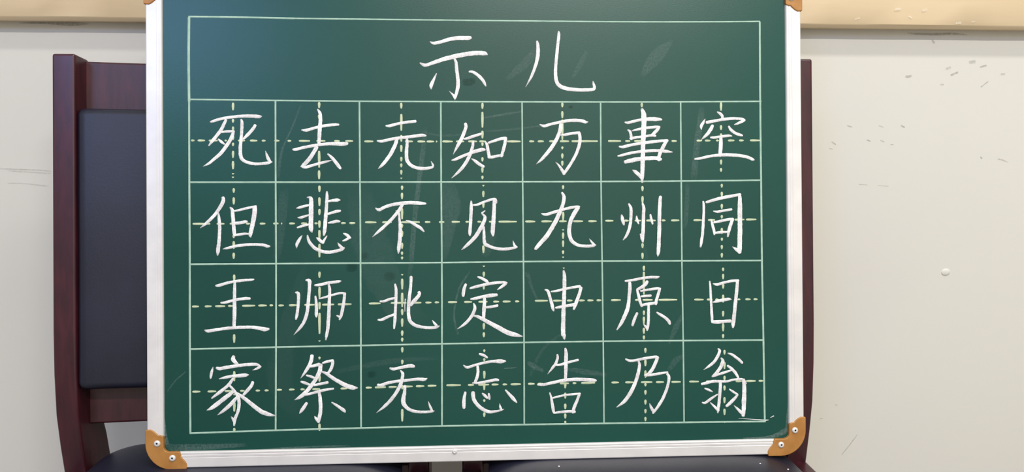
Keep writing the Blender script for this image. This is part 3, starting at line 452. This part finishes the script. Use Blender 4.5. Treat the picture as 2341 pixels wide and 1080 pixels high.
M = {
    'wall': mat('painted_plaster', lin(218, 216, 207), lin(213, 210, 203), 1.6, rough=0.75, spec=0.3, bump=0.12, bump_scale=30),
    'floor': mat('grey_floor_tile', lin(150, 146, 140), lin(135, 131, 126), 3, rough=0.4),
    'trim': mat('cream_painted_wood', lin(213, 192, 157), lin(205, 183, 147), 9, rough=0.45, stretch=(0.4, 3, 3), bump=0.15, bump_scale=40),
    'wood': mat('dark_red_stained_wood', lin(66, 23, 32), lin(50, 16, 24), 22, rough=0.36, spec=0.5, stretch=(6, 6, 0.6), coat=0.15),
    'vinyl': mat('black_vinyl', lin(29, 31, 47), lin(23, 25, 39), 12, rough=0.42, spec=0.5, bump=0.10, bump_scale=420),
    'green': mat('green_board_enamel', lin(13, 71, 61), lin(9, 64, 55), 3.2, rough=0.30, spec=0.38, bump=0.05, bump_scale=700),
    'alu': mat('brushed_aluminium', lin(232, 229, 226), lin(222, 219, 217), 30, rough=0.42, metal=0.3, stretch=(1, 1, 1)),
    'tan': mat('tan_plastic', lin(177, 125, 64), lin(163, 111, 52), 60, rough=0.42, spec=0.45, bump=0.1, bump_scale=300),
    'rivet': mat('white_metal', lin(225, 223, 220), None, rough=0.3, metal=0.2),
    'hole': mat('dark_recess', lin(28, 26, 26), None, rough=0.7),
    'chalk': powder('white_chalk', lin(253, 251, 250), lin(226, 222, 223), 0.76, 1.08),
    'crumb': mat('chalk_lump', lin(240, 238, 236), None, rough=0.95),
    'line': powder('pale_green_line_paint', lin(178, 206, 188), lin(158, 190, 174), 0.85, 1.0),
    'dash': powder('pale_yellow_dash_paint', lin(206, 214, 180), lin(188, 200, 166), 0.88, 1.0),
    'dust': powder('chalk_dust', lin(214, 226, 224), lin(190, 210, 206), 0.2, 1.6, 420),
    'damp': powder('damp_patch', lin(14, 40, 36), lin(14, 40, 36), 0.8, 1.2, 120),
    'scuff': powder('grey_scuff', lin(120, 116, 108), lin(140, 135, 128), 0.5, 1.3, 300),
    'chip': powder('white_chip', lin(246, 240, 224), lin(240, 232, 212), 0.5, 1.3, 300),
}

# ------------------------------------------------------------------ helpers
def mesh_obj(name, verts, faces, m, parent=None, smooth=False, loc=None):
    me = bpy.data.meshes.new(name)
    me.from_pydata([tuple(v) for v in verts], [], faces)
    for mm in (m if isinstance(m, (list, tuple)) else [m]):
        me.materials.append(mm)
    bm = bmesh.new(); bm.from_mesh(me)
    bmesh.ops.recalc_face_normals(bm, faces=bm.faces)
    bm.to_mesh(me); bm.free()
    if smooth:
        for p in me.polygons: p.use_smooth = True
    o = bpy.data.objects.new(name, me)
    COL.objects.link(o)
    if parent is not None: o.parent = parent
    if loc is not None: o.location = loc
    return o

def bevel(o, w, seg=2, angle=40):
    b = o.modifiers.new('bevel', 'BEVEL')
    b.width = w; b.segments = seg; b.limit_method = 'ANGLE'; b.angle_limit = math.radians(angle)
    for p in o.data.polygons: p.use_smooth = True
    w2 = o.modifiers.new('normals', 'WEIGHTED_NORMAL'); w2.keep_sharp = True
    return o

def tag(o, label=None, cat=None, group=None, kind=None):
    for k, v in (('label', label), ('category', cat), ('group', group), ('kind', kind)):
        if v: o[k] = v
    return o

def empty(name, loc, rot=(0, 0, 0)):
    o = bpy.data.objects.new(name, None)
    o.empty_display_size = 0.05
    COL.objects.link(o)
    o.location = loc; o.rotation_euler = rot
    return o

def box(a, b):
    x0, y0, z0 = a; x1, y1, z1 = b
    v = [(x0, y0, z0), (x1, y0, z0), (x1, y1, z0), (x0, y1, z0), (x0, y0, z1), (x1, y0, z1), (x1, y1, z1), (x0, y1, z1)]
    return v, [(0, 1, 2, 3), (4, 5, 6, 7), (0, 1, 5, 4), (1, 2, 6, 5), (2, 3, 7, 6), (3, 0, 4, 7)]

def loft(rings, close=True, caps=True):
    """Faces between equal rings of points."""
    n = len(rings[0]); v = [p for r in rings for p in r]; f = []
    for i in range(len(rings) - 1):
        for j in range(n if close else n - 1):
            k = (j + 1) % n
            f.append((i * n + j, i * n + k, (i + 1) * n + k, (i + 1) * n + j))
    if caps:
        f.append(tuple(range(n))); f.append(tuple((len(rings) - 1) * n + j for j in range(n)))
    return v, f

def pts(text):
    return [tuple(float(c) / 1000 for c in t.split(',')) for t in text.split()]

def smooth_path(p, step):
    """Catmull-Rom through (x, y, w) points, resampled about every step metres."""
    if len(p) == 2: q = [p[0], p[0], p[1], p[1]]
    else: q = [p[0]] + p + [p[-1]]
    out = []
    for i in range(1, len(q) - 2):
        a, b, c, d = q[i - 1], q[i], q[i + 1], q[i + 2]
        ln = math.hypot(c[0] - b[0], c[1] - b[1])
        n = max(2, int(ln / step))
        for k in range(n):
            t = k / n
            out.append(tuple(0.5 * (2 * b[m] + (c[m] - a[m]) * t + (2 * a[m] - 5 * b[m] + 4 * c[m] - d[m]) * t * t
                                    + (3 * b[m] - a[m] - 3 * c[m] + d[m]) * t ** 3) for m in range(3)))
    out.append(q[-2])
    return out

def ribbons(name, strokes, m, parent, height=0.0005, step=0.0016, rough=0.05, cap=0.5, z=0.0, cover=1.0,
            fade_edge=False, seed=1, wear=0.0, to3d=None):
    """One mesh of low rounded strokes lying on the x-y plane of the parent."""
    rnd = random.Random(seed)
    V, F, A = [], [], []
    for s in strokes:
        p = smooth_path(s, step)
        n = len(p); L = len(V)
        # rounded ends: extra stations beyond both ends
        def direction(i):
            a, b = p[max(0, i - 1)], p[min(n - 1, i + 1)]
            dx, dy = b[0] - a[0], b[1] - a[1]; l = math.hypot(dx, dy) or 1e-9
            return dx / l, dy / l
        st = []
        d0 = direction(0); w0 = max(p[0][2], 0.0003)
        for k in (1.0, 0.7, 0.35):
            st.append((p[0][0] - d0[0] * w0 * cap * k, p[0][1] - d0[1] * w0 * cap * k, w0 * math.sqrt(max(0, 1 - k * k)) + 1e-5, d0))
        for i in range(n):
            st.append((p[i][0], p[i][1], max(p[i][2], 0.0003), direction(i)))
        d1 = direction(n - 1); w1 = max(p[-1][2], 0.0003)
        for k in (0.35, 0.7, 1.0):
            st.append((p[-1][0] + d1[0] * w1 * cap * k, p[-1][1] + d1[1] * w1 * cap * k, w1 * math.sqrt(max(0, 1 - k * k)) + 1e-5, d1))
        wmax = max(q[2] for q in p)
        prof = ((-1, 0.0), (-0.84, 0.85), (0, 1.0), (0.84, 0.85), (1, 0.0))
        ja = jb = 1.0
        for i, (x, y, w, d) in enumerate(st):
            ja += (1 + rnd.uniform(-rough, rough) * 2 - ja) * 0.5
            jb += (1 + rnd.uniform(-rough, rough) * 2 - jb) * 0.5
            dens = cover * (1 - wear * max(0, 1 - 1.4 * w / wmax) - wear * rnd.uniform(0, 0.2))
            end = min(i, len(st) - 1 - i) / max(1, 0.25 * len(st))
            for u, h in prof:
                ww = w / 2 * u * (ja if u < 0 else jb)
                V.append((x - d[1] * ww, y + d[0] * ww, z + (h * height if not fade_edge else 0) - (0.00004 if h == 0 and not fade_edge else 0)))
                A.append(dens * (h * min(1, end) if fade_edge else 1))
        k = len(prof)
        for i in range(len(st) - 1):
            for j in range(k - 1):
                a = L + i * k + j
                F.append((a, a + 1, a + k + 1, a + k))
    if to3d: V = [to3d(*v) for v in V]
    me = bpy.data.meshes.new(name)
    me.from_pydata(V, [], F)
    me.materials.append(m)
    at = me.attributes.new('cover', 'FLOAT', 'POINT')
    at.data.foreach_set('value', A)
    for p in me.polygons: p.use_smooth = True
    o = bpy.data.objects.new(name, me)
    COL.objects.link(o)
    o.parent = parent
    return o

# ------------------------------------------------------------------ the room
WALL_Y = 0.25
v, f = box((-3.5, WALL_Y, 0), (3.5, WALL_Y + 0.15, 2.9))
wall = tag(mesh_obj('wall_back', v, f, M['wall']), 'off-white painted wall behind the two chairs', kind='structure')
v, f = box((-3.5, -4.5, -0.1), (3.5, WALL_Y + 0.15, 0))
tag(mesh_obj('floor', v, f, M['floor']), 'grey floor under the chairs', kind='structure')
v, f = box((-3.5, -3.25, 0), (3.5, -3.1, 2.9))
tag(mesh_obj('wall_front', v, f, M['wall']), 'off-white painted wall facing the chairs', kind='structure')
# chair rail: a board with rounded edges along the wall
prof = [(0, 1.0095), (-0.0195, 1.0095), (-0.0232, 1.0135), (-0.0240, 1.0150), (-0.0240, 1.0512), (-0.0234, 1.0526), (-0.0220, 1.053), (0, 1.053)]
rings = []
rnd = random.Random(4)
for i in range(141):
    x = -3.5 + 7 * i / 140
    wob = [rnd.uniform(-0.0002, 0.0002) for _ in prof]
    rings.append([(x, WALL_Y + a + (0.001 if a == 0 else w), b + (w if a else 0)) for (a, b), w in zip(prof, wob)])
v, f = loft(rings)
trim = tag(mesh_obj('trim_1', v, f, M['trim'], smooth=True), 'cream painted wooden chair rail along the wall', kind='structure')
trim.data.set_sharp_from_angle(angle=math.radians(25))

def on_wall(off):
    return lambda x, y, z: (x, WALL_Y - off - z, y)

def mark(text, cover, m='scuff', off=0.0004, parent=wall, name='scuff_mark', seed=1):
    return ribbons(name, [pts(text)], M[m], parent, step=0.004, fade_edge=True, cover=cover, z=0, seed=seed, to3d=on_wall(off), rough=0.15)

for i, (t, c) in enumerate((
        ('-680,807,2 -656,806,2 -626,805,2 -610,803,2', .35), ('-668,804,2 -638,802,2 -611,800,2', .3), ('-671,786,2 -652,786,2 -616,782,2', .25),
        ('634,942,4.1 641,943,4.1', .5), ('703,945,3.4 712,949,3.4', .5), ('695,954,4.1 700,956,4.1', .35), ('730,964,5.4 737,965,5.4', .4),
        ('747,957,3.4 755,959,3.4', .5), ('751,928,2 761,936,2', .5), ('780,947,3.4 785,947,3.4', .4), ('669,995,3.4 672,992,3.4', .5),
        ('688,931,2.7 692,931,2.7', .35), ('550,870,2 557,868,2', .5), ('599,870,2 605,868,2', .4), ('633,870,2.7 638,868,2.7', .5),
        ('528,846,2 534,842,2', .5), ('525,836,1.4 530,835,1.4', .5), ('582,849,2 587,847,2', .5), ('603,848,2 608,846,2', .45),
        ('619,842,1.4 623,842,1.4', .5), ('575,782,1.4 588,781,1.4', .4), ('605,780,1.4 621,779,1.4', .3), ('762,823,2 764,821,2', .6),
        ('790,820,2.7 796,819,2.7 806,815,1.4', .4), ('582,344,1.4 594,361,2 605,378,1.4', .4), ('565,429,2 568,429,2', .5), ('541,406,1.4 546,407,1.4', .5),
        ('630,1005,2 647,1004,3.4 674,1004,4.1 700,1005,3.4 721,1003,2', .6), ('-632,1008,2 -589,1008,4.1 -565,1007,6.1 -539,1008,2', .6))):
    mark(t, c * 0.55, seed=i)
for i, t in enumerate(('595,1035,3.4 602,1036,3.4', '636,1034,4.1 640,1036,4.1', '616,1026,2 620,1024,2', '537,1021,2 543,1023,2', '687,1017,3.4 693,1018,3.4', '710,1019,2 714,1020,2')):
    mark(t, .45, m='chip', off=0.0252, parent=trim, name='paint_chip', seed=i)
# plaster blister on the wall
rings = []
for k in range(7):
    a = k / 6 * math.pi / 2
    rings.append([(0.725 + 0.0075 * math.cos(a) * math.cos(t * math.pi / 8), WALL_Y - 0.0022 * math.sin(a) + 0.0003,
                   0.644 + 0.0058 * math.cos(a) * math.sin(t * math.pi / 8)) for t in range(16)])
v, f = loft(rings, caps=False)
mesh_obj('plaster_blister', v, f, M['wall'], wall, smooth=True)

# ------------------------------------------------------------------ chairs
def yz(yb, zb):
    p = lean(0, yb / 1000, zb / 1000)
    return p.y, p.z

def make_chair():
    root = empty('dining_chair', (0, 0, 0))
    # rear legs run up into the posts of the back
    fr = [yz(499, -16), yz(480, -16), yz(300, -16), yz(160, -16), yz(110, -17.5), yz(60, -22), yz(20, -31), yz(-20, -42), (0.050, 0.36), (0.070, 0.18), (0.100, 0.0)]
    bk = [yz(499, -52), yz(480, -52), yz(300, -53), yz(160, -56), yz(110, -64), yz(60, -79), yz(20, -97), yz(-20, -110), (0.108, 0.36), (0.114, 0.18), (0.134, 0.0)]
    for s in (-1, 1):
        rings = []
        for (y0, z0), (y1, z1) in zip(fr, bk):
            xo, xi = s * 0.225, s * 0.198
            rings.append([(xo, y0, z0), (xi, y0, z0), (xi, y1, z1), (xo, y1, z1)])
        v, f = loft(rings)
        bevel(mesh_obj('rear_leg', v, f, M['wood'], root), 0.003, 3, 50)
    # curved back rails
    for name, ya, yb in (('top_rail', 424, 496), ('bottom_rail', 42, 108)):
        rings = []
        for i in range(21):
            x = -0.200 + 0.4 * i / 20
            sag = 16 * (1 - (x / 0.2) ** 2)
            fz = (-43 if name == 'top_rail' else -50) - sag
            r = [yz(ya, fz), yz(yb, fz), yz(yb, fz - 20), yz(ya, fz - 20)]
            rings.append([(x, a, b) for a, b in r])
        v, f = loft(rings)
        bevel(mesh_obj(name, v, f, M['wood'], root), 0.003, 3, 60)
    # padded back
    rings = []
    st = [0, .004, .012, .03, .06] + [0.1 + 0.8 * i / 14 for i in range(15)] + [.94, .97, .988, .996, 1]
    W_, R_ = 0.1982, 9.0
    for t in st:
        x = -W_ + 2 * W_ * t
        e = min(t, 1 - t) * 2 * W_ * 1000
        ins = R_ * (1 - math.sqrt(max(0, 1 - (1 - min(e / R_, 1)) ** 2)))
        sag = 12 * (1 - (x / 0.2) ** 2)
        y0, y1, z1, z0 = 90 + ins * 0.5, 434 - ins * 0.5, -17.5 - sag - ins * 0.8, -56 - sag
        ring = []
        for cy, cz, a0 in ((y1, z1, 0), (y0, z1, 90)):
            sy = -1 if a0 == 0 else 1
            for k in range(7):
                a = math.radians(90 * k / 6)
                if a0 == 0: ring.append((cy - R_ * (1 - math.cos(a)), cz - R_ * (1 - math.sin(a))))
                else: ring.append((cy + R_ * (1 - math.sin(a)), cz - R_ * (1 - math.cos(a))))
        ring += [(y0, z0), (y1, z0)]
        rings.append([(x, *yz(a, b)) for a, b in ring])
    v, f = loft(rings)
    mesh_obj('back_pad', v, f, M['vinyl'], root, smooth=True).data.set_sharp_from_angle(angle=math.radians(50))
    # seat frame
    for s in (-1, 1):
        r0 = [(s * 0.225, 0.052, 0.394), (s * 0.200, 0.052, 0.394), (s * 0.200, 0.052, 0.439), (s * 0.225, 0.052, 0.439)]
        r1 = [(s * 0.242, -0.375, 0.394), (s * 0.217, -0.375, 0.394), (s * 0.217, -0.375, 0.439), (s * 0.242, -0.375, 0.439)]
        v, f = loft([r0, r1])
        bevel(mesh_obj('seat_rail', v, f, M['wood'], root), 0.003, 2)
        a, b, t = 0.205, 0.245, 0.214
        v, f = loft([[(s * a, -0.372, 0.4385), (s * b, -0.372, 0.4385), (s * b, -0.412, 0.4385), (s * a, -0.412, 0.4385)],
                     [(s * t, -0.378, 0.0), (s * b, -0.378, 0.0), (s * b, -0.410, 0.0), (s * t, -0.410, 0.0)]])
        bevel(mesh_obj('front_leg', v, f, M['wood'], root), 0.003, 2)
    v, f = box((-0.210, -0.408, 0.394), (0.210, -0.384, 0.4385)); bevel(mesh_obj('seat_rail', v, f, M['wood'], root), 0.003, 2)
    v, f = box((-0.200, 0.058, 0.394), (0.200, 0.080, 0.4385)); bevel(mesh_obj('seat_rail', v, f, M['wood'], root), 0.003, 2)
    # seat cushion: rounded trapezium, domed
    out = []
    for cx, cy, r, a0 in ((0.142, 0.056, 0.048, 0), (-0.142, 0.056, 0.048, 90), (-0.166, -0.362, 0.045, 180), (0.166, -0.362, 0.045, 270)):
        for k in range(10):
            a = math.radians(a0 + 10 * k)
            out.append((cx + r * math.cos(a), cy + r * math.sin(a)))
    cy0 = -0.15
    rings = []
    for s_, h in [(0.96, 0.4365), (0.990, 0.4370), (1.0, 0.4430)] + [(s_, 0.4540 + 0.0163 * (1 - s_ ** 9)) for s_ in (1.0, .99, .975, .95, .92, .88, .83, .77, .70, .6, .45, .25, .02)]:
        rings.append([(x * s_, cy0 + (y - cy0) * s_, h) for x, y in out])
    v, f = loft(rings)
    mesh_obj('seat_cushion', v, f, M['vinyl'], root, smooth=True).data.set_sharp_from_angle(angle=math.radians(60))
    return root

def copy_tree(o, parent=None):
    c = o.copy(); COL.objects.link(c); c.parent = parent
    for ch in list(o.children):
        copy_tree(ch, c)
    return c

chair = make_chair()
chair2 = copy_tree(chair)
chair.location = (-0.2935, 0, 0)
chair2.location = (0.1985, 0, 0)
tag(chair, 'dark red wooden chair with black padded backrest showing beside the chalkboard', 'chair', 'chairs against the wall')
tag(chair2, 'dark red wooden chair almost hidden behind the chalkboard, only one post showing', 'chair', 'chairs against the wall')

# ------------------------------------------------------------------ chalkboard
board = tag(empty('chalkboard', (0, 0, Z0), (math.pi / 2 - LEAN, 0, 0)),
            'green chalkboard with a handwritten poem in white chalk, standing on two chairs', 'chalkboard')
v, f = box((-0.386, 0.014, -0.0162), (0.386, 0.586, 0.0))
panel = mesh_obj('writing_surface', v, f, M['green'], board)

prof = [(0, -15), (0, 1.6), (0.3, 2.6), (1.2, 3.0), (11.4, 3.0), (11.8, 2.7), (12.4, 2.7), (12.8, 3.0), (14.8, 3.0), (15.2, 2.7), (15.8, 2.7),
        (16.2, 3.0), (17.6, 3.0), (18.6, 2.2), (19.2, 0.2), (19.2, -15)]
def rail(pa, pb, inward):
    rings = [[(p[0] + inward[0] * u / 1000, p[1] + inward[1] * u / 1000, z / 1000) for u, z in prof] for p in (pa, pb)]
    v, f = loft(rings)
    return mesh_obj('frame_rail', v, f, M['alu'], board)
bottom = rail((-0.379, 0), (0.379, 0), (0, 1))
rail((-0.379, 0.6), (0.379, 0.6), (0, -1))
rail((-0.4, 0.021), (-0.4, 0.579), (1, 0))
rail((0.4, 0.021), (0.4, 0.579), (-1, 0))

def rivet(name, parent, x, y, z, r=3.3, hole=True):
    n = 20
    pr = [(r, -0.6), (r, 0.3), (r * .93, 0.9), (r * .75, 1.35), (r * .40, 1.6), (r * .30, 1.55), (r * .27, 0.7), (0.01, 0.6)] if hole else \
         [(r, -0.6), (r, 0.5), (r * .9, 1.2), (r * .6, 1.75), (r * .3, 1.95), (r * .2, 1.6), (0.01, 1.5)]
    rings = [[(x + a / 1000 * math.cos(t * 2 * math.pi / n), y + a / 1000 * math.sin(t * 2 * math.pi / n), z + b / 1000) for t in range(n)] for a, b in pr]
    v, f = loft(rings, caps=False)
    o = mesh_obj(name, v, f, [M['rivet'], M['hole']], parent, smooth=True)
    for p in o.data.polygons:
        if p.index >= n * (len(pr) - 3): p.material_index = 1 if hole else 0
    return o
rivet('screw', bottom, -0.0352, 0.0125, 0.003, 3.2, hole=False)

CAP = [(-2, 46), (4, 46.6), (7.5, 45), (11, 42), (13, 39.8), (16, 39.6), (18.6, 38.6), (19.5, 36.5), (19.5, 25), (20.6, 22.2), (22.2, 20.6), (25, 19.5),
       (36.5, 19.5), (38.6, 18.6), (39.6, 16), (39.8, 13), (42, 11), (45, 7.5), (46.6, 4), (46, -2)]
CAP += [(30 + 32 * math.cos(math.radians(a)), 30 + 32 * math.sin(math.radians(a))) for a in range(270, 179, -9)]
for sx, sy in ((-1, 0), (1, 0), (-1, 1), (1, 1)):
    def at(u, w): return (sx * (0.4 - u / 1000), (0.6 - w / 1000) if sy else w / 1000)
    rings = [[(*at(u, w), z) for u, w in CAP] for z in (-0.016, 0.0044)]
    v, f = loft(rings)
    c = mesh_obj('corner_cap', v, f, M['tan'], board)
    bevel(c, 0.0012, 3, 50)
    for u, w in ((12.3, 30), (30, 12.3)):
        x, y = at(u, w)
        rivet('rivet', c, x, y, 0.0046, 3.8)

# writing, ruled lines, dust: all lie on the writing surface
for i, (g, t) in enumerate(CHARACTERS):
    o = ribbons('chalk_character', [[(x, y, w * 0.93) for x, y, w in pts(s)] for s in t.split('\n')], M['chalk'], panel, height=0.00018, step=0.0012, rough=0.06, seed=10 + i, wear=0.55, z=0.0003)
    o['label'] = 'white chalk character ' + g
for i, t in enumerate(LINES):
    ribbons('ruled_line', [[(x, y, w * 0.88) for x, y, w in pts(t)]], M['line'], panel, height=0.00022, step=0.006, rough=0.04, cap=0.2, seed=60 + i)
dash_list = []
for i, (a, b) in enumerate(DASHES):
    for k, t in enumerate((a, b)):
        for d in t.split():
            x0, y0, x1, y1 = (float(q) / 1000 for q in d.split(','))
            w = 0.0030 if k == 0 else 0.0026
            l = math.hypot(x1 - x0, y1 - y0); e = min(0.5 * w, l * 0.4) / l
            at_ = lambda q: (x0 + (x1 - x0) * q, y0 + (y1 - y0) * q)
            dash_list.append((l, [(*at_(e), w * 0.9), (*at_(0.4), w * 1.08), (*at_(1 - e), w * 0.72)]))
dash_list.sort(key=lambda d: -d[0])
for i, (l, s) in enumerate(dash_list[:300]):
    ribbons('guide_dash', [s], M['dash'], panel, height=0.0002, step=0.0025, rough=0.05, seed=100 + i)
if len(dash_list) > 300:
    tag(ribbons('guide_dash', [s for l, s in dash_list[300:]], M['dash'], panel, height=0.0002, step=0.0025, rough=0.05, seed=99), kind='stuff')
for i, (t, a) in enumerate(SMEARS):
    ribbons('dust_smear', [pts(t)], M['dust'], panel, step=0.004, fade_edge=True, cover=a * (0.5 if a > 0.1 else 0.6), z=0.00006 + i * 0.000002, seed=300 + i, rough=0.08)
for i, (x, y, a, b) in enumerate(DAMP_SPOTS):
    s = [((x - a * .5) / 1000, y / 1000, 1.7 * b / 1000), (x / 1000, y / 1000, 2 * b / 1000), ((x + a * .5) / 1000, (y + .15 * a) / 1000, 1.6 * b / 1000)]
    ribbons('damp_spot', [s], M['damp'], panel, step=0.002, fade_edge=True, cover=0.2, z=0.00004, seed=400 + i)
ribbons('chalk_tick', [pts('351.5,41.8,1 353.5,42.2,1.4 356,42.4,0.5'), pts('358.5,45.2,0.5 361,46.6,1.1 362.5,47.2,1.2'), pts('318,45,0.3 336,43.6,0.7 350,42.4,1')],
        M['chalk'], panel, height=0.0003, seed=7, z=0.0002)

# chalk crumbs dropped on the seats
for i, (x, y, z) in enumerate(((0.0902, -0.021, 0.4695), (0.366, -0.0355, 0.466), (0.336, -0.024, 0.4685), (-0.105, -0.030, 0.466))):
    rings = []
    rnd = random.Random(i)
    for k in range(5):
        a = -math.pi / 2 + math.pi * k / 4
        rings.append([(0.0011 * (math.cos(a) + .05) * rnd.uniform(.75, 1.15) * math.cos(t * math.pi / 4), 0.0009 * (math.cos(a) + .05) * rnd.uniform(.75, 1.15) * math.sin(t * math.pi / 4),
                       0.0008 + 0.0009 * math.sin(a)) for t in range(8)])
    v, f = loft(rings)
    tag(mesh_obj('chalk_crumb', v, f, M['crumb'], loc=(x, y, z)), ('tiny white chalk crumb close under the long bottom rail of the chalkboard',
         'tiny white chalk crumb at the rounded edge of a black seat',
         'tiny white chalk crumb under the end of the bottom rail, beside a tan corner cap',
         'tiny white chalk crumb on the seat of the chair whose padded backrest shows')[i], 'chalk', 'chalk crumbs on the seats')
